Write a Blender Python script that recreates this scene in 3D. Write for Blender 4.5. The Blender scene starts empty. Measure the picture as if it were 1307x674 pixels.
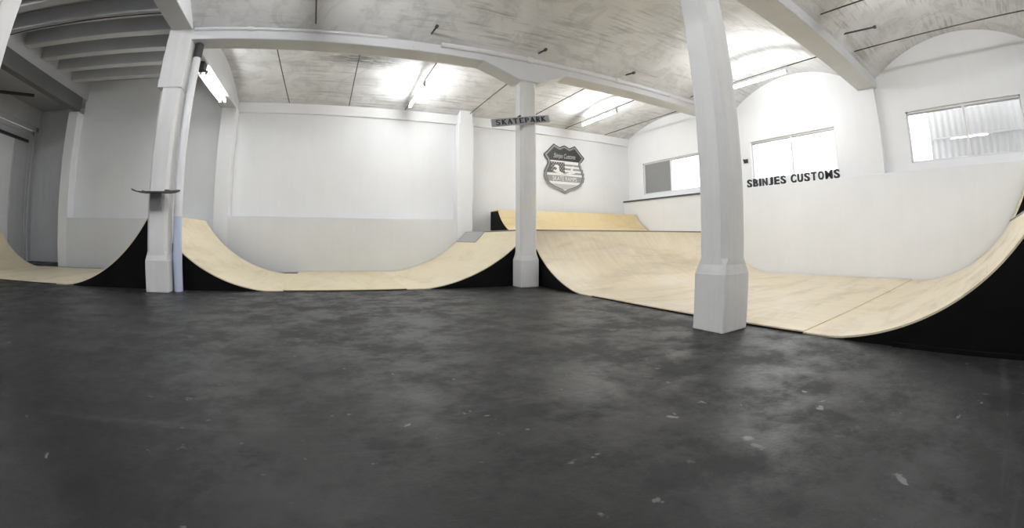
import bpy, bmesh, math, random
from mathutils import Matrix, Vector
random.seed(7)
C = bpy.context.scene
S = 0.8            # every coordinate below is in units of 0.8 m (the height of the lens above the floor)

# ------------------------------------------------------------------ camera, world, exposure
cd = bpy.data.cameras.new('camera'); cam = bpy.data.objects.new('camera', cd)
C.collection.objects.link(cam); C.camera = cam
cd.type = 'PANO'
pc = cd if hasattr(cd, 'panorama_type') else cd.cycles
pc.panorama_type = 'FISHEYE_LENS_POLYNOMIAL'
pc.fisheye_fov = math.radians(200)
pc.fisheye_polynomial_k0 = 0; pc.fisheye_polynomial_k1 = -(1307/36.)/534.158
pc.fisheye_polynomial_k2 = 0; pc.fisheye_polynomial_k3 = 0; pc.fisheye_polynomial_k4 = 0
cd.sensor_fit = 'HORIZONTAL'; cd.sensor_width = 36; cd.sensor_height = 36*674/1307
cd.shift_y = -(337-291.57)/674
cd.clip_start = .02
yaw, pitch, roll = .434891697, .0253336493, .00133177965
c_, s_ = math.cos, math.sin
vf = Vector((s_(yaw)*c_(pitch), c_(yaw)*c_(pitch), s_(pitch))); vr = Vector((c_(yaw), -s_(yaw), 0)); vu = vr.cross(vf)
M = Matrix((c_(roll)*vr+s_(roll)*vu, -s_(roll)*vr+c_(roll)*vu, -vf)).transposed().to_4x4()
M.translation = (0, 0, S); cam.matrix_world = M

world = bpy.data.worlds.new('overcast_sky'); C.world = world; world.use_nodes = True
bg = world.node_tree.nodes['Background']
bg.inputs[0].default_value = (1, 1, 1, 1); bg.inputs[1].default_value = 1.5
C.view_settings.view_transform = 'Standard'; C.view_settings.look = 'None'
C.view_settings.gamma = 1; C.view_settings.use_curve_mapping = False
C.view_settings.exposure = 1.95
TUBE = 34.0        # radiance of the fluorescent tubes
LEFT_TUBE = 9.0
FILL_TUBE = 62.0   # stronger radiance for unseen lamps added to brighten the left bay and pillars

# ------------------------------------------------------------------ mesh helpers
class MB:
    def __init__(s): s.v = []; s.f = []
    def add(s, vs, fs):
        n = len(s.v); s.v += [tuple(v) for v in vs]; s.f += [tuple(i+n for i in f) for f in fs]; return s
    def box(s, x0, x1, y0, y1, z0, z1):
        return s.add([(x0,y0,z0),(x1,y0,z0),(x1,y1,z0),(x0,y1,z0),(x0,y0,z1),(x1,y0,z1),(x1,y1,z1),(x0,y1,z1)],
                     [(0,3,2,1),(4,5,6,7),(0,1,5,4),(1,2,6,5),(2,3,7,6),(3,0,4,7)])
    def prism(s, pts, fn, a, b):
        """closed 2-D outline pts, fn(p, t) -> 3-D, swept from t=a to t=b"""
        n = len(pts)
        vs = [fn(p, a) for p in pts]+[fn(p, b) for p in pts]
        return s.add(vs, [tuple(range(n)), tuple(range(2*n-1, n-1, -1))]+[(i, i+n, (i+1) % n+n, (i+1) % n) for i in range(n)])
    def strip(s, top, bot, fn, a, b):
        """sheet between two matching polylines, swept a..b (quads only)"""
        n = len(top); vs = [fn(p, a) for p in top]+[fn(p, a) for p in bot]+[fn(p, b) for p in top]+[fn(p, b) for p in bot]
        fs = []
        for i in range(n-1):
            fs += [(i, i+1, n+i+1, n+i), (2*n+i+1, 2*n+i, 3*n+i, 3*n+i+1), (i+1, i, 2*n+i, 2*n+i+1), (n+i, n+i+1, 3*n+i+1, 3*n+i)]
        fs += [(0, n, 3*n, 2*n), (n-1, 3*n-1, 4*n-1, 2*n-1)]
        return s.add(vs, fs)
    def tube(s, pts, r, n=14, cap=True):
        pts = [Vector(p) for p in pts]; rings = []
        for i, p in enumerate(pts):
            d = (pts[min(i+1, len(pts)-1)]-pts[max(i-1, 0)]).normalized()
            up = Vector((0,0,1)) if abs(d.z) < .9 else Vector((0,1,0))
            a = d.cross(up).normalized(); b = d.cross(a)
            rr = r[i] if isinstance(r, (list, tuple)) else r
            rings.append([p+a*rr*math.cos(2*math.pi*k/n)+b*rr*math.sin(2*math.pi*k/n) for k in range(n)])
        vs = [v for R in rings for v in R]; fs = []
        for i in range(len(rings)-1):
            for k in range(n): fs.append((i*n+k, i*n+(k+1) % n, (i+1)*n+(k+1) % n, (i+1)*n+k))
        if cap: fs += [tuple(range(n))[::-1], tuple(range((len(rings)-1)*n, len(rings)*n))]
        return s.add(vs, fs)

def obj(name, mb, mat, parent=None, origin=None, smooth=False, bevel=0, angle=35):
    if parent is not None: origin = parent['_o']
    if origin is None:
        xs, ys, zs = zip(*mb.v); origin = ((min(xs)+max(xs))/2, (min(ys)+max(ys))/2, min(zs))
    me = bpy.data.meshes.new(name)
    me.from_pydata([((x-origin[0])*S, (y-origin[1])*S, (z-origin[2])*S) for x, y, z in mb.v], [], mb.f)
    bm = bmesh.new(); bm.from_mesh(me); bmesh.ops.remove_doubles(bm, verts=bm.verts, dist=1e-6)
    bmesh.ops.recalc_face_normals(bm, faces=bm.faces); bm.to_mesh(me); bm.free()
    me.materials.append(mat)
    if smooth:
        for p in me.polygons: p.use_smooth = True
        me.set_sharp_from_angle(angle=math.radians(angle))
    o = bpy.data.objects.new(name, me); C.collection.objects.link(o)
    if parent is not None: o.parent = parent
    else: o.location = [c*S for c in origin]; OR[o.name] = origin
    if bevel:
        b = o.modifiers.new('bevel', 'BEVEL'); b.width = bevel*S; b.segments = 2; b.limit_method = 'ANGLE'
    return o
OR = {}
class Root(dict): pass
def empty(name, o):
    e = bpy.data.objects.new(name, None); C.collection.objects.link(e); e.location = [c*S for c in o]; e.empty_display_size = .1
    e['_o'] = o; return e
def tag(o, label, cat, group=None):
    o['label'] = label; o['category'] = cat
    if group: o['group'] = group
    return o
def struct(name, mb, mat, **k):
    o = obj(name, mb, mat, **k); o['kind'] = 'structure'; o['_o'] = OR[o.name]; return o

# ------------------------------------------------------------------ materials
def mat(name, col, rough=.6, metal=0, spec=.5):
    m = bpy.data.materials.new(name); m.use_nodes = True; b = m.node_tree.nodes['Principled BSDF']
    if not isinstance(col, (tuple, list)): col = (col, col, col)
    b.inputs['Base Color'].default_value = (*col, 1); b.inputs['Roughness'].default_value = rough
    b.inputs['Metallic'].default_value = metal; b.inputs['Specular IOR Level'].default_value = spec
    return m
class N:
    """tiny node builder"""
    def __init__(s, m): s.m = m; s.t = m.node_tree; s.b = s.t.nodes['Principled BSDF']
    def n(s, typ, ins={}, **kw):
        x = s.t.nodes.new(typ)
        for k, v in kw.items(): setattr(x, k, v)
        for k, v in ins.items():
            if isinstance(v, bpy.types.NodeSocket): s.t.links.new(v, x.inputs[k])
            else: x.inputs[k].default_value = v
        return x
    def co(s): return s.n('ShaderNodeTexCoord').outputs['Object']
    def geo(s): return s.n('ShaderNodeNewGeometry').outputs['Position']
    def map(s, v, sc=(1,1,1), rot=(0,0,0), loc=(0,0,0)):
        return s.n('ShaderNodeMapping', {'Vector': v, 'Scale': sc, 'Rotation': rot, 'Location': loc}).outputs[0]
    def noise(s, v, scale, detail=5, rough=.6, dist=0):
        return s.n('ShaderNodeTexNoise', {'Vector': v, 'Scale': scale, 'Detail': detail, 'Roughness': rough, 'Distortion': dist}).outputs['Fac']
    def ramp(s, f, stops):
        r = s.n('ShaderNodeValToRGB', {'Fac': f}); e = r.color_ramp.elements
        while len(e) < len(stops): e.new(.5)
        for i, (p, c) in enumerate(stops):
            e[i].position = p; e[i].color = (*(c if isinstance(c, tuple) else (c,)*3), 1)
        return r.outputs[0]
    def mix(s, f, a, b, mode='MIX'):
        x = s.n('ShaderNodeMix', data_type='RGBA', blend_type=mode)
        for k, v in ((0, f), (6, a), (7, b)):
            if isinstance(v, bpy.types.NodeSocket): s.t.links.new(v, x.inputs[k])
            elif k == 0: x.inputs[0].default_value = v
            else: x.inputs[k].default_value = (*(v if isinstance(v, tuple) else (v,)*3), 1)
        return x.outputs[2]
    def math(s, op, a, b=0, c=0):
        x = s.n('ShaderNodeMath', operation=op)
        for i, v in enumerate((a, b, c)):
            if isinstance(v, bpy.types.NodeSocket): s.t.links.new(v, x.inputs[i])
            else: x.inputs[i].default_value = v
        return x.outputs[0]
    def color(s, c): s.t.links.new(c, s.b.inputs['Base Color'])
    def rough(s, c): s.t.links.new(c, s.b.inputs['Roughness'])
    def bump(s, h, st=.2, d=.01):
        b = s.n('ShaderNodeBump', {'Height': h, 'Strength': st, 'Distance': d}); s.t.links.new(b.outputs[0], s.b.inputs['Normal'])

def painted(name, base, var=.05, streak=.0, dirt=.0, bump=.15, rough=.7, tint=(.985, .997, 1.015)):
    m = mat(name, base, rough); n = N(m); p = n.geo()
    big = n.noise(p, .7, 4); c = n.ramp(big, [(.3, base-var), (.7, base+var*.6)])
    if streak:
        st = n.noise(n.map(p, (3, 3, .25)), 2.2, 5, .65)
        c = n.mix(n.ramp(st, [(.45, 0.), (.8, streak)]), c, base*.5)
    if dirt:
        d = n.noise(p, 5.5, 9, .75); d2 = n.noise(n.map(p, (1, 1, 1), (0, 0, 0), (4, 2, 9)), .9, 3)
        f = n.math('MULTIPLY', n.ramp(d, [(.56, 0.), (.68, 1.)]), n.ramp(d2, [(.5, 0.), (.68, dirt)]))
        c = n.mix(f, c, base*.3)
    c = n.mix(1., c, tint, 'MULTIPLY')
    n.color(c); n.bump(n.noise(p, 9, 6, .7), bump, .012)
    return m
m_wall = painted('white_painted_plaster', .82, .025, .05, .0)
m_wall_band = painted('white_painted_render', .73, .03, .05, .0)
m_wall_left = painted('grey_white_painted_plaster', .70, .05, .18, .0)
m_pillar = painted('white_painted_concrete_pillar', .68, .04, .30, .12, .3, tint=(1, .995, .985))
m_beam = painted('white_painted_beam', .66, .05, .0, .3, .3)
m_joist = painted('grey_painted_joist', .62, .06, .0, .25, .2)
m_steel = painted('dark_painted_steel_beam', .14, .03, 0, .2, .1)
m_pipe = painted('white_painted_pipe', .74, .03, .15, .05, .05, .4)
m_sleeve = painted('pale_blue_pipe', .6, .02, 0, 0, .02, .35)
m_sleeve.node_tree.nodes['Principled BSDF'].inputs['Base Color'].default_value = (.50, .56, .70, 1)
for l in list(m_sleeve.node_tree.links):
    if l.to_socket.name == 'Base Color': m_sleeve.node_tree.links.remove(l)

# ceiling: whitewashed brick vault with damp stains
m_ceil = mat('whitewashed_vault', .72, .8); n = N(m_ceil); p = n.geo()
b1 = n.noise(p, .8, 5, .6); col = n.ramp(b1, [(.3, .56), (.55, .70), (.8, .76)])
rowf = n.noise(n.map(p, (.6, 9, 9)), 1.6, 5, .7)
rz = n.noise(n.map(p, loc=(2, 5, 1)), .9, 3); col = n.mix(n.math('MULTIPLY', n.ramp(rowf, [(.50, 0.), (.60, .75)]), n.ramp(rz, [(.46, .08), (.60, .8)])), col, .30)
sweep = n.noise(n.map(p, (1, 1, 1), (.3, .2, .8)), 1.3, 6, .6, 2.2)
col = n.mix(n.ramp(sweep, [(.5, 0.), (.60, .4), (.70, 0.)]), col, .42)
# the damp brick patch next to the second rod
dv = n.n('ShaderNodeVectorMath', {0: n.map(p, (.55, 1.2, 0), loc=(-.55*.6*S, -1.2*10.12*S, 0))}, operation='LENGTH').outputs['Value']
pat = n.noise(n.map(p, (1.2, 7, 7)), 2.6, 8, .8)
f = n.math('MULTIPLY', n.ramp(dv, [(.15, 1.), (.70, 0.)]), n.ramp(pat, [(.40, 0.), (.50, 1.)]))
col = n.mix(f, col, .16)
spk = n.noise(p, 14, 8, .8); col = n.mix(n.ramp(spk, [(.66, 0.), (.74, .5)]), col, .25)
n.color(col); n.bump(n.math('ADD', rowf, n.noise(p, 12, 6, .7)), .35, .02)
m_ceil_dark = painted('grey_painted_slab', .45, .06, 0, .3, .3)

# floor: worn dark coated concrete
m_floor = mat('worn_dark_concrete', .07, .5, 0, .24); n = N(m_floor); p = n.geo()
a = n.noise(p, .55, 6, .6); b = n.noise(n.map(p, (1, 1, 1), (0, 0, .9)), 2.6, 9, .68)
col = n.ramp(a, [(.3, .020), (.55, .024), (.75, .029)])
col = n.mix(n.ramp(b, [(.5, 0.), (.75, .55)]), col, .052)
sp = n.noise(p, 8.5, 4, .55, .3); zone = n.noise(p, .6, 3)
spf = n.math('MULTIPLY', n.ramp(sp, [(.675, 0.), (.71, .95)]), n.ramp(zone, [(.42, .15), (.55, 1.)]))
col = n.mix(spf, col, .22)
vor = n.n('ShaderNodeTexVoronoi', {'Vector': p, 'Scale': 1.35, 'Randomness': 1.0}); nz = n.noise(p, 14, 5, .6)
dd = n.math('ADD', vor.outputs['Distance'], n.math('MULTIPLY', nz, .10))
col = n.mix(n.ramp(dd, [(.070, .7), (.088, 0.)]), col, .16)
dk = n.noise(n.map(p, (1, 1.6, 1), (0, 0, -.4), (5, 3, 0)), 2.6, 5, .6)
col = n.mix(n.ramp(dk, [(.68, 0.), (.72, .8)]), col, .014)
scr = n.noise(n.map(p, (.25, 5, 1), (0, 0, .75)), 1.1, 6, .62)
col = n.mix(n.ramp(scr, [(.60, 0.), (.72, .4)]), col, .09)
n.color(col)
rr = n.noise(p, 1.9, 10, .74); n.rough(n.ramp(rr, [(.41, .34), (.50, .46), (.58, .62)]))
n.bump(n.math('ADD', n.noise(p, 5, 9, .7), n.math('MULTIPLY', b, .8)), .35, .012)

# plywood riding surface
def ply(name, c0, c1, axis=0, seam=True, scuff=.5):
    m = mat(name, c0, .42); n = N(m); p = n.geo()
    g = n.noise(n.map(p, (1, 7, 1) if axis == 0 else (7, 1, 1)), 1.6, 7, .65)
    col = n.mix(n.ramp(g, [(.3, 0.), (.75, 1.)]), c0, c1)
    s1 = n.noise(n.map(p, (1, .25, .5) if axis == 0 else (.25, 1, .5)), 2.2, 7, .7, .5)
    col = n.mix(n.ramp(s1, [(.50, 0.), (.72, scuff)]), col, (c0[0]*.62, c0[1]*.60, c0[2]*.62))
    wn = n.noise(n.map(p, (1, .5, .5) if axis == 0 else (.5, 1, .5), (0, 0, 0), (7, 7, 7)), 1.1, 8, .7); col = n.mix(n.ramp(wn, [(.48, 0.), (.66, scuff*.55)]), col, (.78, .73, .65))
    if seam:
        br = n.n('ShaderNodeTexBrick', {'Vector': n.map(p, (1, 1, 1), (0, 0, 0 if axis == 0 else math.pi/2)), 'Color1': (0,0,0,1), 'Color2': (0,0,0,1), 'Mortar': (1,1,1,1),
            'Scale': 1, 'Mortar Size': .0035, 'Mortar Smooth': .2, 'Brick Width': 2.44, 'Row Height': 1.22})
        col = n.mix(n.math('MULTIPLY', br.outputs['Color'], .35), col, (c0[0]*.5, c0[1]*.48, c0[2]*.45))
    n.color(col); n.rough(n.ramp(s1, [(.3, .38), (.7, .55)]))
    n.bump(g, .05, .004)
    return m
m_ply = ply('worn_plywood', (.72, .63, .43), (.80, .71, .51), 0)
m_ply_flat = ply('yellower_plywood', (.68, .59, .38), (.74, .65, .44), 0, False)
m_ply_left = ply('worn_plywood_far', (.68, .60, .42), (.75, .67, .49), 0, False)
m_ply_bowl = ply('scuffed_plywood', (.66, .56, .38), (.76, .67, .50), 1, scuff=.7)
m_ply_new = ply('golden_plywood', (.66, .52, .26), (.70, .57, .32), 1, False)
m_black = mat('black_painted_plywood', .003, .6, 0, .12); n = N(m_black); p = n.geo()
n.color(n.ramp(n.noise(n.map(p, (1, 1, 4)), 3, 6), [(.35, .002), (.75, .005)]))
m_edge = mat('raw_plywood_edge', (.5, .42, .3), .6)
m_lip = mat('worn_steel_coping', .22, .4, .8)
m_darkmetal = mat('rusty_dark_iron', .05, .6, .3)
m_rod = mat('dark_iron_rod', .07, .6, .2)
m_white = mat('white_enamel', .75, .35)
m_letter = mat('black_sign_letter', .012, .4)
m_signboard = painted('grey_sign_board', .34, .03, 0, 0, .05)
m_grey1 = mat('badge_dark_grey', .09, .45); m_grey2 = mat('badge_mid_grey', .30, .45)
m_grey3 = mat('badge_light_grey', .52, .45); m_blk = mat('badge_black', .035, .45); m_wht = mat('badge_white', .8, .45)
m_deck = mat('worn_skateboard_deck', .07, .5); m_frame = mat('white_window_frame', .7, .4); m_frame_grey = mat('grey_window_frame', .30, .4)
m_shutter = painted('grey_window_board', .27, .02, 0, 0, .05)
m_corr = mat('grey_corrugated_sheet', .5, .5)
m_door = painted('pale_grey_door_paint', .55, .04, .2, 0, .05); m_door_dark = mat('dark_door_rail', .03, .5)
m_leaf = painted('white_door_leaf', .78, .03, .1, 0, .05)
def emit(name, st):
    m = bpy.data.materials.new(name); m.use_nodes = True; t = m.node_tree; t.nodes.clear()
    e = t.nodes.new('ShaderNodeEmission'); o = t.nodes.new('ShaderNodeOutputMaterial'); t.links.new(e.outputs[0], o.inputs[0])
    e.inputs[1].default_value = st; e.inputs[0].default_value = (.98, .992, 1, 1); return m
m_tube = emit('lit_fluorescent_tube', TUBE); m_tube_fill = emit('added_fill_tube', FILL_TUBE); m_tube_left = emit('lit_fluorescent_tube_old', LEFT_TUBE)
m_glass = bpy.data.materials.new('window_glass'); m_glass.use_nodes = True; t = m_glass.node_tree; t.nodes.clear()
o_ = t.nodes.new('ShaderNodeOutputMaterial'); mx = t.nodes.new('ShaderNodeMixShader'); tr = t.nodes.new('ShaderNodeBsdfTransparent'); gl = t.nodes.new('ShaderNodeBsdfGlossy')
gl.inputs['Roughness'].default_value = .02; fr = t.nodes.new('ShaderNodeFresnel'); fr.inputs[0].default_value = 1.5
tr.inputs[0].default_value = (.93, .93, .93, 1)
ge = t.nodes.new('ShaderNodeNewGeometry'); sb = t.nodes.new('ShaderNodeMath'); sb.operation = 'SUBTRACT'; sb.inputs[0].default_value = 1; mu = t.nodes.new('ShaderNodeMath'); mu.operation = 'MULTIPLY'
t.links.new(ge.outputs['Backfacing'], sb.inputs[1]); t.links.new(sb.outputs[0], mu.inputs[0]); t.links.new(fr.outputs[0], mu.inputs[1]); t.links.new(mu.outputs[0], mx.inputs[0]); t.links.new(tr.outputs[0], mx.inputs[1]); t.links.new(gl.outputs[0], mx.inputs[2]); t.links.new(mx.outputs[0], o_.inputs[0])

# ------------------------------------------------------------------ the room
XL, XR, YB, YF = -12.5, 11.2, 12.9, -8.0       # left wall, right wall, back wall, wall behind the camera
struct('floor', MB().box(XL-.3, XR+.3, YF-.3, 14.7, -.25, 0), m_floor)
# back wall: upper face, thicker lower band, stained edge beam under the vault
struct('wall_back', MB().box(-9.1, XR+.3, YB, YB+.3, 0, 6.2), m_wall)
band = MB().box(-3.14, 3.92, 12.5, YB+.02, 0, 1.6)
struct('wall_back_lower', band, m_wall_band, bevel=.01)
struct('wall_back_lower_left', MB().box(-9.12, -3.58, 12.5, YB+.02, 0, 1.5), m_wall_band, bevel=.01)
struct('trim_1', MB().box(-3.14, XR, 12.8, YB+.02, 4.75, 5.12), m_wall, bevel=.01)
struct('wall_back_left', MB().box(XL-.3, -9.1, 14.4, 14.7, 0, 6.2).box(-9.12, -8.82, YB+.31, 14.7, 0, 6.2), m_wall_left)
struct('wall_front', MB().box(XL-.3, XR+.3, YF-.3, YF, 0, 6.2), m_wall)
# left wall with the opening of the big door
dY0, dY1, dH = 10.3, 14.15, 4.72
struct('wall_left', MB().box(XL-.3, XL, YF-.3, dY0, 0, 6.2).box(XL-.3, XL, dY1, 14.7, 0, 6.2).box(XL-.3, XL, dY0, dY1, dH, 6.2), m_wall_left)
# right wall: openings for three windows; lower part is thicker and ends in a sill ledge
wins = [(9.05, 12.0, 2.70, 3.92), (4.08, 6.97, 2.72, 3.90), (-1.30, 1.94, 2.70, 3.94)]
wr = MB(); ys = YF-.3
for (a, b, z0, z1) in sorted(wins):
    wr.box(XR, XR+.3, ys, a, 2.4, 6.2); wr.box(XR, XR+.3, a, b, 2.4, z0); wr.box(XR, XR+.3, a, b, z1, 6.2); ys = b
wr.box(XR, XR+.3, ys, YB+.3, 2.4, 6.2); wr.box(XR, XR+.3, YF-.3, YB+.3, 0, 2.4)
struct('wall_right', wr, m_wall)
struct('wall_right_lower', MB().box(10.9, XR+.02, YF, YB, 0, 2.49), m_wall, bevel=.008)

struct('trim_3', MB().box(10.86, 10.90, 8.2, 12.86, 2.445, 2.495), mat('dark_sill_strip', .06, .5))
# vaults over the three bays and a flat slab over the left bay
def vault(y0, y1, spring, rise, x0, x1):
    h = (y1-y0)/2; R = (h*h+rise*rise)/(2*rise); yc = (y0+y1)/2; zc = spring+rise-R
    N_ = 40; A = math.asin(h/R); top = []; bot = []
    for i in range(N_+1):
        a = -A+2*A*i/N_
        bot.append((yc+R*math.sin(a), zc+R*math.cos(a))); top.append((yc+(R+.15)*math.sin(a), zc+(R+.15)*math.cos(a)))
    return MB().strip(bot, top, lambda q, t: (t, q[0], q[1]), x0, x1)
vx0, vx1 = -3.2, XR+.2
ceil = MB()
bays = [(8.02, 12.9, 5.02, .50), (3.08, 7.68, 4.86, .80), (-2.25, 2.70, 4.86, .80), (-7.95, -2.65, 4.86, .80)]
for y0, y1, sp, ri in bays: 
    v = vault(y0, y1, sp, ri, vx0, vx1); ceil.add(v.v, v.f)
struct('ceiling', ceil, m_ceil, smooth=True, angle=50)
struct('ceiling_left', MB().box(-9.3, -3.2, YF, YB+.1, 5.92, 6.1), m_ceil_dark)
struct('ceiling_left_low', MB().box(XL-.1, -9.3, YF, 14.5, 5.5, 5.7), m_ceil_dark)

# beams
def beam(mb, label, m=m_beam, bev=.02, name='ceiling_beam'):
    return tag(obj(name, mb, m, bevel=bev), label, 'beam')
def xbeam(y0, y1, x0, x1, piers, z0=4.70, z1=5.2):
    """concrete beam along X with sloping haunches at the pillars"""
    pts = [(x0, z0)]
    for xc0, xc1 in piers:
        pts += [(xc0-.85, z0), (xc0, z0-.30), (xc1, z0-.30), (xc1+.68, z0)]
    pts += [(x1, z0), (x1, z1), (x0, z1)]
    return MB().prism(pts, lambda q, t: (q[0], t, q[1]), y0, y1)
beam(xbeam(7.62, 8.10, -3.14, XR, [(3.74, 4.22)]), 'long white beam over the thin middle pillar, dipping onto its head')
beam(xbeam(2.62, 3.16, -3.26, XR, [(3.60, 4.14)], 4.66, 5.15), 'white beam running from above the nearest pillar to the windowed wall')
beam(xbeam(-2.70, -2.22, -3.14, XR, []), 'white beam across the bay behind the camera')
beam(MB().box(-3.62, -3.14, 8.04, YB, 4.80, 5.9), 'beam from the piped left pillar back to the far wall, fluorescent fitting on its side')
beam(MB().box(-3.62, -3.14, YF, 7.60, 4.90, 5.9), 'beam coming forward overhead from the piped left pillar')
o = beam(MB().box(-9.30, -9.00, YF, 12.5, 4.82, 5.26), 'dark steel beam high on the left, ending on a wall pilaster', m_steel, .005)
struct('trim_2', MB().box(-9.28, -9.04, YF, 12.9, 5.26, 5.92), painted('pale_plaster_above_beam', .5, .05, 0, .15))
# joists of the left bay
y = 11.6; k = 0
words = ['nearest the far wall', 'second from the far wall', 'third from the far wall', 'fourth from the far wall', 'fifth from the far wall']
while y > YF:
    o = obj('ceiling_joist', MB().box(-9.04, -3.60, y, y+.25, 5.55, 5.93), m_joist, bevel=.006)
    tag(o, ('grey painted joist between dark steel beam and pillar beam, '+words[k]) if k < 5 else 'grey painted joist over the left bay, nearer than the fifth from the far wall', 'joist', 'joists over the left bay')
    y -= .93; k += 1

tag(obj('cable', MB().tube([(-9.0, 8.0, 5.50), (-8.2, 8.02, 5.53), (-7.2, 8.0, 5.52), (-6.2, 8.0, 5.535), (-5.0, 8.0, 5.53), (-3.62, 8.0, 5.535)], .014, 8), mat('black_cable', .03, .5), smooth=True), 'thin dark cable clipped under a joist at the upper left', 'cable')
# pilasters on the walls
def pilaster(mb, label): return tag(obj('wall_pilaster', mb, m_wall, bevel=.01), label, 'pilaster')
pilaster(MB().box(-9.52, -9.10, 12.5, 14.4, 0, 4.82), 'pilaster under the end of the dark steel beam')
pilaster(MB().box(-3.60, -3.12, 12.5, YB, 0, 4.80), 'white pilaster in line with the piped left pillar, under the beam end')
pilaster(MB().box(3.92, 4.42, 12.48, YB, 0, 4.72).box(3.96, 4.38, 12.5, YB, 4.72, 5.16), 'white pilaster on the far wall left of the SKATEPARK board')
pilaster(MB().box(11.02, XR+.02, 2.68, 3.36, 2.46, 4.70), 'white pilaster between the two right windows')

# free pillars: chamfered shaft on a square foot
def pillar(x0, x1, y0, y1, h, foot, label, extra=None):
    e = empty('pillar', ((x0+x1)/2, (y0+y1)/2, 0))
    obj('foot', MB().box(x0, x1, y0, y1, 0, foot), m_pillar, e, bevel=.012)
    i = .022; X0, X1, Y0, Y1 = x0+i, x1-i, y0+i, y1-i; c = .06
    def octo(a, cc): return [(X0-a+cc, Y0-a), (X1+a-cc, Y0-a), (X1+a, Y0-a+cc), (X1+a, Y1+a-cc), (X1+a-cc, Y1+a), (X0-a+cc, Y1+a), (X0-a, Y1+a-cc), (X0-a, Y0-a+cc)]
    mb = MB(); rings = [(foot, i-.004, .006), (foot+.09, 0, .02), (foot+.16, 0, c), (h, 0, c)]
    for z, a, cc in rings: mb.v += [(q[0], q[1], z) for q in octo(a, cc)]
    for r in range(len(rings)-1):
        for k in range(8): mb.f.append((r*8+k, r*8+(k+1) % 8, r*8+8+(k+1) % 8, r*8+8+k))
    mb.f += [tuple(range(7, -1, -1)), tuple(range(24, 32))]
    obj('shaft', mb, m_pillar, e)
    if extra: obj('upper_collar', extra, m_pillar, e, bevel=.01)
    return tag(e, label, 'pillar')
pillar(3.76, 4.18, 7.66, 8.05, 4.42, .57, 'thin white pillar standing at the corner where the two ramps meet, behind the SKATEPARK board')
pillar(-3.60, -3.12, 7.60, 8.03, 4.92, .57, 'white pillar with a skateboard shelf and a round downpipe beside it',
       MB().box(-3.66, -3.12, 7.61, 8.02, 3.72, 4.92))
pillar(3.63, 4.10, 2.62, 3.05, 4.40, .63, 'nearest and largest white pillar, standing before the bowl ramp')
pillar(-3.76, -3.30, 2.62, 3.05, 4.70, .63, 'white pillar cut off at the upper left edge of the photo')

# downpipe beside the left pillar
e = empty('downpipe', (-3.0, 7.87, 0))
obj('pipe_run', MB().tube([(-3.0, 7.87, 1.35), (-3.0, 7.87, 4.25), (-3.0, 7.87, 4.5)], .085, 20), m_pipe, e, smooth=True)
obj('pipe_sleeve', MB().tube([(-3.0, 7.87, 0), (-3.0, 7.87, 1.36)], .092, 20), m_sleeve, e, smooth=True)['label'] = 'pale blue lower length of the pipe'
obj('pipe_elbow', MB().tube([(-3.0, 7.87, 4.40), (-3.0, 7.87, 4.50), (-3.0, 7.87, 4.60), (-3.0, 7.87, 4.69)], .095, 20), m_darkmetal, e, smooth=True)['label'] = 'dark iron elbow'
tag(e, 'round white downpipe with a pale blue lower length beside the skateboard pillar', 'pipe')

# conduits lying along the front of the long beam
def conduit(x0, x1, y, z, r, label, cpl=()):
    e = empty('ceiling_conduit', ((x0+x1)/2, y, z-r))
    obj('pipe_run', MB().tube([(x0, y, z), (x1, y, z)], r, 16), m_pipe, e, smooth=True)
    for cx in cpl: obj('coupler', MB().tube([(cx-.07, y, z), (cx+.07, y, z)], r*1.35, 16), m_pipe, e, smooth=True)
    return tag(e, label, 'pipe')
conduit(1.95, XR, 7.60, 4.90, .055, 'white pipe along the long beam, passing over the thin middle pillar', (3.95, 6.4, 8.3))
conduit(-3.1, .85, 7.62, 4.92, .04, 'white pipe along the left stretch of the long beam', (-1.9,))

# tie rods across the vaults and short iron stubs
for x, w in [(-1.5, 'nearest the left beam'), (.40, 'beside the damp brick patch'), (2.2, 'carrying the lamp left of the SKATEPARK board'), (4.3, 'just right of the far pilaster'),
             (6.3, 'left of the lamp above the badge wall'), (8.1, 'carrying the lamp right of the SKATEPARK board'), (9.95, 'nearest the windowed wall')]:
    o = obj('tie_rod', MB().tube([(x, 8.08, 5.076), (x, 12.82, 5.076)], .014, 8), m_rod)
    tag(o, 'thin dark tie rod under the far vault, '+w, 'rod', 'tie rods under the vaults')
tag(obj('tie_rod', MB().tube([(9.05, 3.14, 4.996), (9.05, 7.64, 4.996)], .014, 8), m_rod), 'thin dark tie rod in line with the lamp right of the nearest pillar', 'rod', 'tie rods under the vaults')
for x, y0, y1, w in [(-.6, 3.14, 7.64, 'nearer than the long beam'), (2.5, -2.24, 2.64, 'above the camera'), (7.3, -2.24, 2.64, 'overhead right'), (9.1, -7.9, -2.68, 'behind the camera, right'), (2.5, -7.9, -2.68, 'behind the camera, middle')]:
    tag(obj('tie_rod', MB().tube([(x, y0, 5.016), (x, y1, 5.016)], .014, 8), m_rod), 'dark tie rod with a lamp, '+w, 'rod', 'tie rods under the vaults')
tag(obj('tie_rod', MB().tube([(9.3, -2.24, 4.98), (9.3, 2.64, 4.98)], .014, 8), m_rod), 'thin dark tie rod at the upper right, nearer than the right-hand beam', 'rod', 'tie rods under the vaults')
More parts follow.
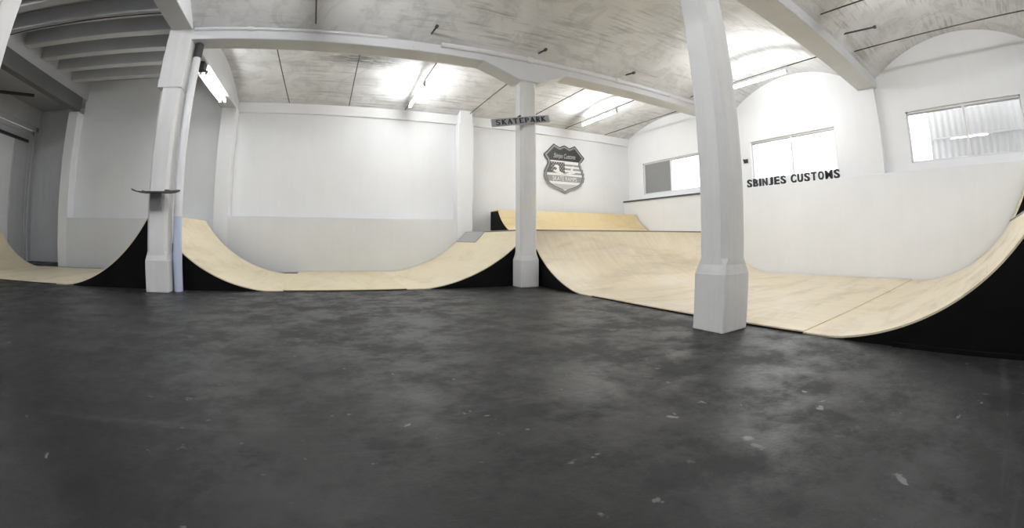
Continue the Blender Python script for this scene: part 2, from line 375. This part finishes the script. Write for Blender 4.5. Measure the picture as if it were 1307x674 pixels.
for x, y0, y1, w in [(1.70, 7.05, 7.60, 'above the long beam, left of the thin pillar'), (4.1, 7.15, 7.60, 'above the thin middle pillar'), (6.56, 7.15, 7.60, 'between the thin middle pillar and the nearest pillar'), (8.45, 1.7, 2.64, 'at the upper right')]:
    o = obj('iron_stub', MB().tube([(x, y0, 5.0), (x, y1, 5.06)], [.02, .02], 8).tube([(x, y0-.03, 5.0), (x, y0+.03, 5.0)], .035, 8), m_rod)
    tag(o, 'short dark iron stub '+w, 'rod', 'iron stubs on the beams')

# fluorescent lamps
def lamp(x, y0, y1, z, label, tubes=(0,), m=m_tube, side=None):
    e = empty('fluorescent_lamp', (x, (y0+y1)/2, z-.1))
    if side: obj('housing', MB().box(x-.05, x+.05, y0-.03, y1+.03, z+.045, z+.14), m_white, e, bevel=.01)
    else: obj('housing', MB().prism([(-.022, 0), (.022, 0), (.022, .07), (-.022, .07)], lambda q, t: (x+q[0], t, z+.03+q[1]), y0-.03, y1+.03), m_white, e)
    for dx in tubes:
        tb = obj('tube', MB().tube([(x+dx, y0+.03, z-.02), (x+dx, y1-.03, z-.02)], .03, 12), m, e, smooth=True)
        for yy in (y0, y1-.03): obj('lamp_holder', MB().box(x+dx-.034, x+dx+.034, yy, yy+.03, z-.055, z+.05), m_white, e)
    return tag(e, label, 'lamp')
lamp(2.2, 10.1, 12.0, 4.96, 'lit fluorescent lamp under the far vault, left of the SKATEPARK board')
lamp(8.1, 9.75, 11.65, 4.96, 'lit fluorescent lamp under the far vault, right of the SKATEPARK board')
lamp(9.05, 4.3, 6.2, 4.88, 'lit fluorescent lamp just right of the nearest pillar')
lamp(2.5, -.45, 1.45, 4.9, 'lit fluorescent lamp above the camera, mirrored in the right window')
lamp(7.3, -.7, .9, 4.9, 'added fluorescent fill lamp overhead on the right, nearer than the window beam')  # unseen, added to brighten the upper right wall
lamp(-6.4, 3.3, 5.0, 5.45, 'added fluorescent fill lamp under the joists before the skateboard pillar', m=m_tube_fill)  # out of view, added to lift the dim left bay
lamp(-.6, 3.9, 5.8, 4.9, 'added fluorescent fill lamp overhead between the camera and the long beam', m=m_tube_fill)  # unseen, added to light pillar faces and the near ceiling
lamp(9.1, -6.0, -4.1, 4.9, 'added fluorescent fill lamp behind the camera, right-hand one')  # this and the next two are unseen, added for front light on the pillars
lamp(2.5, -6.0, -4.1, 4.9, 'added fluorescent fill lamp behind the camera, middle one')
lamp(-6.4, -6.0, -4.1, 5.44, 'added fluorescent fill lamp behind the camera, left one under joists', m=m_tube_fill)
lamp(-6.4, .1, 2.0, 5.45, 'added fluorescent fill lamp under the joists left of the camera', m=m_tube_fill)  # added out of view to brighten the joists and left side
lamp(-3.3, 9.3, 11.4, 4.66, 'twin-tube fluorescent lamp under the beam behind the downpipe', (-.07, .07), m_tube_left, side=True)
tag(obj('lamp_junction_box', MB().box(-3.38, -3.2, 8.95, 9.2, 4.62, 4.80), m_darkmetal, bevel=.01), 'dark junction box under the beam at the near end of the twin-tube lamp', 'box')

# ------------------------------------------------------------------ windows
def window(n, y0, y1, z0, z1, leftpanel=False):
    x = XR+.06; f = .05; mb = MB()
    mb.box(x, x+.08, y0, y1, z0, z0+f).box(x, x+.08, y0, y1, z1-f, z1).box(x, x+.08, y0, y0+f, z0, z1).box(x, x+.08, y1-f, y1, z0, z1)
    fr = struct('window_%d' % n, mb, m_frame, bevel=.005)
    ym = (y0+y1)/2
    obj('mullion', MB().box(x-.02, x+.06, ym-.035, ym+.035, z0, z1), m_frame, fr)
    obj('sash_rail', MB().box(x+.0, x+.03, y0+f, y1-f, z1-f-.035, z1-f), m_frame_grey, fr)
    for (a, b) in ((y0+f, ym-.03), (ym+.03, y1-f)):
        if leftpanel and a > ym: obj('blanking_board', MB().box(x+.01, x+.04, a, b, z0+f, z1-f), m_shutter, fr)['label'] = 'grey board filling the left half'
        else: obj('pane', MB().box(x+.03, x+.036, a, b, z0+f, z1-f), m_glass, fr)
    return fr
for i, (a, b, z0, z1) in enumerate(wins): window(i+1, a, b, z0, z1, i == 0)
# corrugated sheet wall outside the third window
top = []; N_ = 150
for i in range(N_+1):
    t_ = -3.4+4.9*i/N_; top.append((t_, .018*math.sin(2*math.pi*t_/.195)))
o = obj('corrugated_wall', MB().strip([(a, b) for a, b in top], [(a, b+.02) for a, b in top], lambda q, t: (12.5+q[1], q[0], t), -.2, 4.9)
        .box(12.43, 12.45, -3.4, 1.5, 3.42, 3.46), m_corr, smooth=True, angle=60)
tag(o, 'grey corrugated sheet fence seen outside the right window', 'fence')
struct('ground_outside', MB().box(XR+.3, 30, -12, 20, -.25, -.2), mat('pale_yard_paving', .4, .9))
# left door
dm = MB().box(XL-.05, XL+.05, dY0-.2, dY1+.15, dH-.05, dH+.12).box(XL-.05, XL+.05, dY1-.05, dY1+.15, 0, dH+.1).box(XL-.05, XL+.05, dY0-.2, dY0, 0, dH+.1)
door = struct('door_1', dm, m_door, bevel=.012)
obj('inner_casing', MB().box(XL-.1, XL-.0, dY1-.22, dY1-.06, 0, dH-.05).box(XL-.1, XL-.0, dY0, dY1-.06, dH-.22, dH-.06), m_door, door, bevel=.01)
obj('header_panel', MB().box(XL-.16, XL-.06, dY0, dY1-.2, 4.30, dH-.2), m_door, door)
obj('door_rail', MB().box(XL-.10, XL+.03, dY0, 13.75, 4.20, 4.29), m_door_dark, door)['label'] = 'dark rail over the door leaf'
obj('side_panel', MB().box(XL-.18, XL-.06, 13.0, dY1-.2, 0, 4.3), m_door, door)
obj('door_leaf', MB().box(XL-.22, XL-.14, dY0, 13.0, 0, 4.25), m_leaf, door)['label'] = 'paler door leaf'
tag(obj('overhead_pipe', MB().tube([(XL, 9.6, 5.0), (-10.2, 11.1, 5.0)], .05, 12), m_darkmetal, smooth=True), 'short dark pipe under the low ceiling above the door', 'pipe')

# ------------------------------------------------------------------ ramps
def arc(R, H, t=.0, n=36):
    A = math.acos(1-H/R); return [((R-t)*math.sin(A*i/n), R-(R-t)*math.cos(A*i/n)) for i in range(n+1)]
def quarter(name, foot, d, axis, a0, a1, R, H, label, m, deck=0.0, base=0.0, z_deck=None, lipm=m_lip, lip=True, edge_inset=.0):
    """quarter pipe: curve leaves the foot in direction d along `axis` ('x' or 'y'), extruded a0..a1 on the other axis"""
    if axis == 'x': fn = lambda q, t: (foot+d*q[0], t, base+q[1])
    else: fn = lambda q, t: (t, foot+d*q[0], base+q[1])
    cx = fn((0, 0), (a0+a1)/2)
    e = empty(name, (cx[0], cx[1], base))
    T = .02; up = arc(R, H); lo = [(x+T*math.sin(math.acos(max(-1, min(1, (R-z)/R))))*1.0, z-T*(R-z)/R) for x, z in up]
    up = [(x, max(z, T)) for x, z in up]; lo = [(x, max(z, 0.002)) for x, z in lo]
    obj('riding_surface', MB().strip(up, lo, fn, a0, a1), m, e, smooth=True, angle=40)
    D = up[-1][0]; W = D+max(deck, .012)
    side = [q for q in lo if q[1] > .012]
    # side panel as quads down to the ground
    def panel(p0, p1):
        top_ = side+[(W, H-.035)]; bot_ = [(x, 0) for x, z in top_]
        return MB().strip(top_, bot_, fn, p0, p1)
    obj('side_panel', panel(a0+.004, a0+.03), m_black, e); obj('side_panel', panel(a1-.03, a1-.004), m_black, e)
    obj('back_panel', MB().prism([(W-.025, 0), (W, 0), (W, H-.036), (W-.025, H-.036)], fn, a0+.03, a1-.03), m_black, e)
    if deck > 0: obj('deck_board', MB().prism([(D, H-.034), (W, H-.034), (W, H), (D, H)], fn, a0, a1), m, e)
    if lip:
        c = fn((D, H), 0); q0 = fn((D+.0, H+.0), a0); q1 = fn((D+.0, H+.0), a1)
        obj('coping', MB().tube([q0, q1], .02, 10), lipm, e, smooth=True)
    return tag(e, label, 'ramp')
def flat(x0, x1, y0, y1, label, m):
    e = empty('flat_ramp_section', ((x0+x1)/2, (y0+y1)/2, 0))
    obj('riding_surface', MB().box(x0, x1, y0, y1, .016, .032), m, e)
    obj('base_frame', MB().box(x0+.01, x1-.01, y0+.01, y1-.01, 0, .0155), m_black, e)
    return tag(e, label, 'ramp')
YR = 8.07
# far left mini ramp
quarter('quarter_pipe', -9.75, -1, 'x', YR, 12.0, 2.9, 1.43, 'quarter pipe at the far left edge, rising toward the door wall', m_ply_left, .15)
flat(-9.75, -6.22, YR, 12.0, 'flat plywood between the quarter pipes of the leftmost ramp', m_ply_left)
quarter('quarter_pipe', -6.22, 1, 'x', YR, 12.0, 2.9, 1.43, 'quarter pipe rising to the left side of the skateboard pillar', m_ply_left, .02, lip=False)
# middle mini ramp
quarter('quarter_pipe', -.93, -1, 'x', YR, 11.92, 3.3, 1.43, 'quarter pipe dropping right from behind the downpipe', m_ply, .02, lip=False)
flat(-.93, 1.5, YR, 12.47, 'flat plywood in the middle of the back ramp, between its two quarter pipes', m_ply_flat)
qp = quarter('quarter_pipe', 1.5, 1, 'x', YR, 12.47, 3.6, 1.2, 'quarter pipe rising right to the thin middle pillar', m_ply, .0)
# bowl ramp on the right
quarter('quarter_pipe', 5.87, 1, 'y', 4.24, 10.86, 2.95, 1.2, 'wide quarter pipe at the far end of the right ramp, below the badge', m_ply_bowl, .0)
flat(4.24, 10.86, 1.95, 5.87, 'wide flat plywood floor of the right ramp behind the nearest pillar', m_ply_bowl)
quarter('quarter_pipe', 1.95, -1, 'y', 4.24, 10.86, 3.2, 1.27, 'near quarter pipe of the right ramp with big black side, at right edge', m_ply_bowl, 1.3)
e = empty('ramp_platform', (7.5, 10.5, 0))
obj('deck_board', MB().box(4.26, 10.86, 8.33, 12.86, 1.165, 1.2), m_ply_bowl, e)
obj('platform_frame', MB().box(4.27, 4.3, 8.34, 12.46, 0, 1.16).box(4.45, 10.84, 12.80, 12.84, 0, 1.16).box(4.3, 10.84, 8.34, 8.37, 0, 1.16), m_black, e)
tag(e, 'flat plywood platform between the right ramp and the upper golden quarter pipe', 'platform')
quarter('quarter_pipe', 10.75, 1, 'y', 5.13, 10.84, 1.62, .72, 'small golden upper quarter pipe standing on the platform against the far wall', m_ply_new, .62, base=1.2, lip=False)
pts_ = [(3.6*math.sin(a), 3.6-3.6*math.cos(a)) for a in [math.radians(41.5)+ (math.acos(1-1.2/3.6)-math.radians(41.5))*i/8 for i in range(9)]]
obj('grey_patch', MB().strip([(1.5+x-.012, z+.012) for x, z in pts_], [(1.5+x-.003, z+.003) for x, z in pts_], lambda q, t: (q[0], t, q[1]), 10.75, 12.46), mat('thin_grey_layer', .36, .5), qp)['label'] = 'thin grey patch on the top back corner'  # thin grey layer lying on the top back corner of the riding surface
# raised extension above the near quarter pipe, against the windowed wall
R2 = 3.2; A0 = math.acos(1-1.29/R2); A1 = math.acos(1-2.25/R2); ex = []; n_ = 20
for i in range(n_+1):
    a_ = A0+(A1-A0)*i/n_; ex.append((1.95-R2*math.sin(a_), R2-R2*math.cos(a_)))
lo = [(y_-.03*math.sin(A0+(A1-A0)*i/n_), z_-.03*math.cos(A0+(A1-A0)*i/n_)) for i, (y_, z_) in enumerate(ex)]
e = empty('ramp_extension', (10.5, -1.2, 1.29))
fx = lambda q, t: (t, q[0], q[1])
obj('riding_surface', MB().strip(ex, lo, fx, 10.12, 10.86), m_ply_bowl, e, smooth=True)
bt = lo+[(-1.85, 2.2)]; obj('side_panel', MB().strip(bt, [(q[0], 1.275) for q in bt], fx, 10.13, 10.16), m_black, e)
obj('back_panel', MB().box(10.16, 10.85, -1.86, -1.83, 1.275, 2.2), m_black, e)
obj('deck_board', MB().box(10.12, 10.86, -1.86, ex[-1][0], 2.2, 2.24), m_ply_bowl, e)
tag(e, 'raised narrow extension of the near quarter pipe beside the windowed wall', 'ramp')
# skirting strip along the foot of the big black side
tag(obj('skirting_strip', MB().box(4.205, 4.238, -1.85, .9, 0, .045), m_black, bevel=.006), 'low black strip along the foot of the big black ramp side', 'strip')

# ------------------------------------------------------------------ skateboard shelf on the pillar
e = empty('skateboard_shelf', (-3.5, 7.45, 1.45))
path = [(-3.86, 1.80), (-3.80, 1.775), (-3.70, 1.75), (-3.60, 1.742), (-3.08, 1.742), (-2.98, 1.75), (-2.90, 1.765), (-2.83, 1.775)]
def wid(i, n): 
    return [.03, .09, .12, .13, .13, .12, .09, .03][i]
mb = MB()
for i, (x, z) in enumerate(path):
    w = wid(i, 8); mb.v += [(x, 7.46-w, z), (x, 7.46+w, z), (x, 7.46+w, z+.02), (x, 7.46-w, z+.02)]
for i in range(7):
    for k in range(4): mb.f.append((i*4+k, i*4+(k+1) % 4, i*4+4+(k+1) % 4, i*4+4+k))
mb.f += [(3, 2, 1, 0), (28, 29, 30, 31)]
obj('deck', mb, m_deck, e, smooth=True)
obj('bracket', MB().box(-3.50, -3.26, 7.575, 7.618, 1.46, 1.74), mat('grey_bracket', .26, .5), e)
obj('truck_mount', MB().box(-3.12, -3.04, 7.40, 7.52, 1.762, 1.795), m_darkmetal, e); obj('truck_mount', MB().box(-3.62, -3.58, 7.42, 7.50, 1.762, 1.78), m_darkmetal, e)
tag(e, 'dark worn skateboard deck fixed as a shelf on the left pillar', 'skateboard')

# ------------------------------------------------------------------ lettering
def text_mesh(body, size, extrude=.0, offset=0, shear=0):
    cu = bpy.data.curves.new('lettering', 'FONT'); cu.body = body; cu.size = size; cu.extrude = extrude; cu.offset = offset; cu.shear = shear
    cu.align_x = 'CENTER'; cu.resolution_u = 6
    ob = bpy.data.objects.new('lettering', cu); C.collection.objects.link(ob)
    dg = bpy.context.evaluated_depsgraph_get(); me = bpy.data.meshes.new_from_object(ob.evaluated_get(dg))
    bpy.data.objects.remove(ob); bpy.data.curves.remove(cu)
    mb = MB(); mb.v = [tuple(v.co) for v in me.vertices]; mb.f = [tuple(p.vertices) for p in me.polygons]; bpy.data.meshes.remove(me)
    return mb
def place(mb, fn): r = MB(); r.v = [fn(v) for v in mb.v]; r.f = mb.f; return r
def norm(mb, w, h):
    xs = [v[0] for v in mb.v]; ys_ = [v[1] for v in mb.v]; x0, x1, y0, y1 = min(xs), max(xs), min(ys_), max(ys_)
    r = MB(); r.f = mb.f; r.v = [((v[0]-x0)/(x1-x0)*w, (v[1]-y0)/(y1-y0)*h, v[2]) for v in mb.v]; return r
# SBINJES CUSTOMS on the sill of the windowed wall
ordn = ['first', 'second', 'third', 'fourth', 'fifth', 'sixth', 'seventh']
ya = 7.02; pitch_l = (7.02-4.0)/14.6
pos = 0
for word in ('SBINJES', 'CUSTOMS'):
    for k, ch in enumerate(word):
        w = {'I': .06, 'M': .21, 'J': .14}.get(ch, .165)
        mb = norm(text_mesh(ch, 1, .0, .012 if ch == 'M' else .03), w, .235)
        y_ = ya-pos
        zs = [0, 1]
        fr_ = MB(); nv = len(mb.v)
        # front and back faces with walls
        fr_.v = [(10.93, y_-v[0], 2.492+v[1]) for v in mb.v]+[(10.985, y_-v[0], 2.492+v[1]) for v in mb.v]
        fr_.f = [f for f in mb.f]+[tuple(i+nv for i in reversed(f)) for f in mb.f]
        cnt = {}
        for f in mb.f:
            for a_, b_ in zip(f, f[1:]+f[:1]): cnt[(a_, b_)] = 1
        for (a_, b_) in cnt:
            if (b_, a_) not in cnt: fr_.f.append((a_, b_, b_+nv, a_+nv))
        o = obj('sign_letter', fr_, m_letter)
        tag(o, 'black letter %s, %s letter of the word %s on the sill' % (ch, ordn[k], word), 'letter', 'black letters on the window sill')
        pos += w+.055
    pos += .12
# SKATEPARK board on the thin middle pillar
e = empty('name_board', (3.75, 7.62, 3.25))
ang = math.radians(11.5); cx_, cz_ = 3.755, 3.47
def bf(u, v, t): return (cx_+u*math.cos(ang)-v*math.sin(ang), t, cz_+u*math.sin(ang)+v*math.cos(ang))
obj('board', MB().prism([(-.68, -.08), (.68, -.08), (.68, .08), (-.68, .08)], lambda q, t: bf(q[0], q[1], t), 7.615, 7.655), m_signboard, e)
obj('screw', MB().tube([bf(-.02, .10, 7.60), bf(-.02, .10, 7.70)], .02, 8), m_darkmetal, e)
def slab_letter(ch):
    """western slab-serif capitals on a unit square as stroke boxes: (x0,y0,x1,y1,width)"""
    T = {'K': [(.2,0,.2,1,.26), (.22,.5,.8,1,.18), (.3,.55,.85,0,.24)], 'A': [(.12,0,.48,1,.14), (.5,1,.84,0,.26), (.25,.35,.75,.35,.12)],
         'T': [(.5,0,.5,1,.26), (.08,.94,.92,.94,.14), (.1,.8,.1,1,.1), (.9,.8,.9,1,.1)], 'E': [(.25,0,.25,1,.26), (.1,.94,.85,.94,.13), (.25,.52,.68,.52,.12), (.1,.06,.88,.06,.13), (.85,.78,.85,1,.1), (.88,0,.88,.25,.1)],
         'P': [(.25,0,.25,1,.26), (.1,.94,.7,.94,.13), (.25,.45,.7,.45,.12), (.78,.5,.78,.9,.24)],
         'R': [(.25,0,.25,1,.26), (.1,.94,.68,.94,.13), (.25,.52,.68,.52,.12), (.76,.55,.76,.92,.22), (.5,.5,.82,0,.24)],
         'S': [(.2,.94,.78,.94,.14), (.2,.06,.78,.06,.14), (.18,.6,.18,.92,.2), (.8,.08,.8,.42,.2), (.18,.64,.82,.38,.2), (.88,.72,.88,1,.08), (.1,0,.1,.28,.08)]}[ch]
    s2 = list(T)
    if ch in 'KAPR': s2 += [(.02,.04,.42,.04,.09)]
    if ch in 'KAR': s2 += [(.62,.04,1,.04,.09)]
    if ch == 'T': s2 += [(.3,.04,.7,.04,.09)]
    if ch == 'K': s2 += [(.02,.96,.42,.96,.09), (.6,.96,.98,.96,.09)]
    return s2
mb = MB(); lw = .112; x_ = -.60
for j, ch in enumerate('SKATEPARK'):
    for (x0, y0, x1, y1, w) in slab_letter(ch):
        a = Vector((x0*lw, y0*.105)); b = Vector((x1*lw, y1*.105)); d_ = (b-a).normalized(); nrm = Vector((-d_.y, d_.x))*w*lw*.5
        mb.prism([tuple(a+nrm), tuple(a-nrm), tuple(b-nrm), tuple(b+nrm)], lambda q, t: bf(x_+q[0], -.052+q[1], t), 7.606-.0004*j, 7.614)
    x_ += .134
obj('lettering', mb, m_letter, e)['label'] = 'black slab-serif word SKATEPARK'
tag(e, 'tilted grey board reading SKATEPARK nailed across the thin middle pillar', 'sign')

# ------------------------------------------------------------------ shield badge on the far wall
BX, BZ, BW = 8.10, 3.56, .765
half = [(0, 1.0), (-.10, .965), (-.20, .905), (-.30, .895), (-.42, .94), (-.57, 1.01), (-.68, .90), (-.83, .74), (-.96, .61), (-.87, .50), (-.80, .38), (-.785, .25), (-.83, .10),
        (-.93, -.08), (-.985, -.22), (-1.0, -.36), (-.95, -.53), (-.84, -.68), (-.66, -.80), (-.42, -.89), (-.20, -.96), (0, -1.06)]
outline = half+[(-x, z) for x, z in reversed(half[1:-1])]
def scaled(pts, s, cz=0): return [(x*s, (z-cz)*s+cz) for x, z in pts]
def inset(pts, d):
    out = []; n = len(pts)
    for i in range(n):
        p0, p1, p2 = Vector(pts[i-1]), Vector(pts[i]), Vector(pts[(i+1) % n])
        a = (p1-p0).normalized(); b = (p2-p1).normalized(); nn = Vector((a.y, -a.x))+Vector((b.y, -b.x))
        k = nn.length; nn = nn/k if k > 1e-6 else Vector((0, 0)); c = max(.55, k/2)
        out.append(tuple(p1-nn*d/c))
    return out
area = sum(outline[i][0]*outline[(i+1) % len(outline)][1]-outline[(i+1) % len(outline)][0]*outline[i][1] for i in range(len(outline)))
sg = -1 if area > 0 else 1
bfn = lambda q, t: (BX+q[0]*BW, YB-t, BZ+q[1]*BW)
badge = empty('wall_badge', (BX, YB, BZ-1.06*BW))
def layer(name, pts, t0, t1, m, label=None):
    o = obj(name, MB().prism(pts, bfn, t0, t1), m, badge)
    if label: o['label'] = label
    return o
def ring_layer(d0, d1, t0, t1, m, name):
    a = inset(outline, -sg*d0*-1) if d0 else outline; b = inset(outline, -sg*d1*-1)
    mb = MB(); n = len(a); mb.v = [bfn(q, t1) for q in a]+[bfn(q, t1) for q in b]+[bfn(q, t0) for q in a]+[bfn(q, t0) for q in b]
    for i in range(n):
        j = (i+1) % n; mb.f += [(i, j, n+j, n+i), (2*n+i, 2*n+j, j, i), (n+i, n+j, 3*n+j, 3*n+i), (2*n+j, 2*n+i, 3*n+i, 3*n+j)]
    return obj(name, mb, m, badge)
layer('backing_board', outline, .0, .04, m_wht)
ring_layer(0, .035, .04, .048, m_grey1, 'outer_rim'); ring_layer(.035, .095, .04, .046, m_grey2, 'rim_band'); ring_layer(.095, .115, .04, .048, m_grey1, 'inner_rim')
def clip(pts, x0, x1, z0, z1):
    def cl(p, f, inter):
        o = []
        for i in range(len(p)):
            a, b = p[i-1], p[i]
            if f(b):
                if not f(a): o.append(inter(a, b))
                o.append(b)
            elif f(a): o.append(inter(a, b))
        return o
    for ax, v, s in ((0, x0, 1), (0, x1, -1), (1, z0, 1), (1, z1, -1)):
        def it(a, b):
            k = (v-a[ax])/(b[ax]-a[ax]); return (a[0]+(b[0]-a[0])*k, a[1]+(b[1]-a[1])*k)
        pts = cl(pts, lambda p: s*(p[ax]-v) >= 0, it)
        if not pts: return pts
    return pts
inner = inset(outline, sg*.15)
layer('name_panel', clip(inner, -2, 2, .38, 2), .04, .044, m_blk, 'black top panel')
layer('star_field', clip(inner, -2, 0, -.22, .31), .04, .044, m_grey1, 'dark starred corner')
for k, z in enumerate((.19, .0, -.19)): layer('stripe', clip(inner, 0, 2, z-.045, z+.045), .04, .044, m_grey2)
layer('stripe', clip(inner, -2, 2, -.62, -.34), .04, .044, m_grey2, 'broad lower stripe'); layer('stripe', clip(inner, -2, 2, -1, -.74), .04, .044, m_grey3)
stars = MB()
for r_ in range(6):
    for c2 in range(6):
        x = -.72+.135*c2+(.067 if r_ % 2 else 0); z = .27-.085*r_
        if x > -.03 or x < -.74: continue
        pts = [((.030 if i % 2 == 0 else .013)*math.sin(i*math.pi/5)+x, (.030 if i % 2 == 0 else .013)*math.cos(i*math.pi/5)+z) for i in range(10)]
        stars.prism(pts, bfn, .044, .047)
obj('stars', stars, m_wht, badge)
for sx in (-1, 1):   # crossed adjustable wrenches
    wr_ = MB()
    P_ = lambda pts: [(sx*x, z) for x, z in pts]
    wr_.prism(P_([(.10, -.30), (-.12, -.30), (.30, -.13), (.42, -.02), (.52, -.10), (.40, -.22)]), bfn, .044, .052)
    wr_.prism(P_([(.30, -.14), (.33, .02), (.34, .12), (.45, .17), (.58, .13), (.64, .05), (.54, .07), (.46, .03), (.45, -.04), (.55, -.10), (.66, -.08), (.58, -.18), (.44, -.22)]), bfn, .052, .057)
    obj('wrench', wr_, m_wht if sx < 0 else m_wht, badge)
tm = norm(text_mesh('Sbinjes Customs', 1, 0, -.0, .35), 1.24, .30)
obj('script_lettering', place(tm, lambda v: bfn((v[0]-.62, v[1]+.44), .047)), m_grey3, badge)['label'] = 'grey script across the top panel'
tm = norm(text_mesh('SKATE RAMPS', 1, 0, .0), 1.36, .2)
obj('block_lettering', place(tm, lambda v: bfn((v[0]-.68, v[1]-.58), .047)), m_wht, badge)['label'] = 'pale words SKATE RAMPS'
tag(badge, 'grey and white shield badge with crossed wrenches high on the far wall', 'badge')

# small hook on the wall left of the second window, small wall fittings
tag(obj('wall_hook', MB().tube([(XR, 7.18, 3.34), (XR-.12, 7.18, 3.34), (XR-.14, 7.18, 3.38)], .025, 8).box(XR-.02, XR+.01, 7.10, 7.26, 3.28, 3.40), m_darkmetal), 'small dark hook on the wall left of the blown-out middle window', 'hook')

for o in bpy.data.objects:
    if '_o' in o: del o['_o']
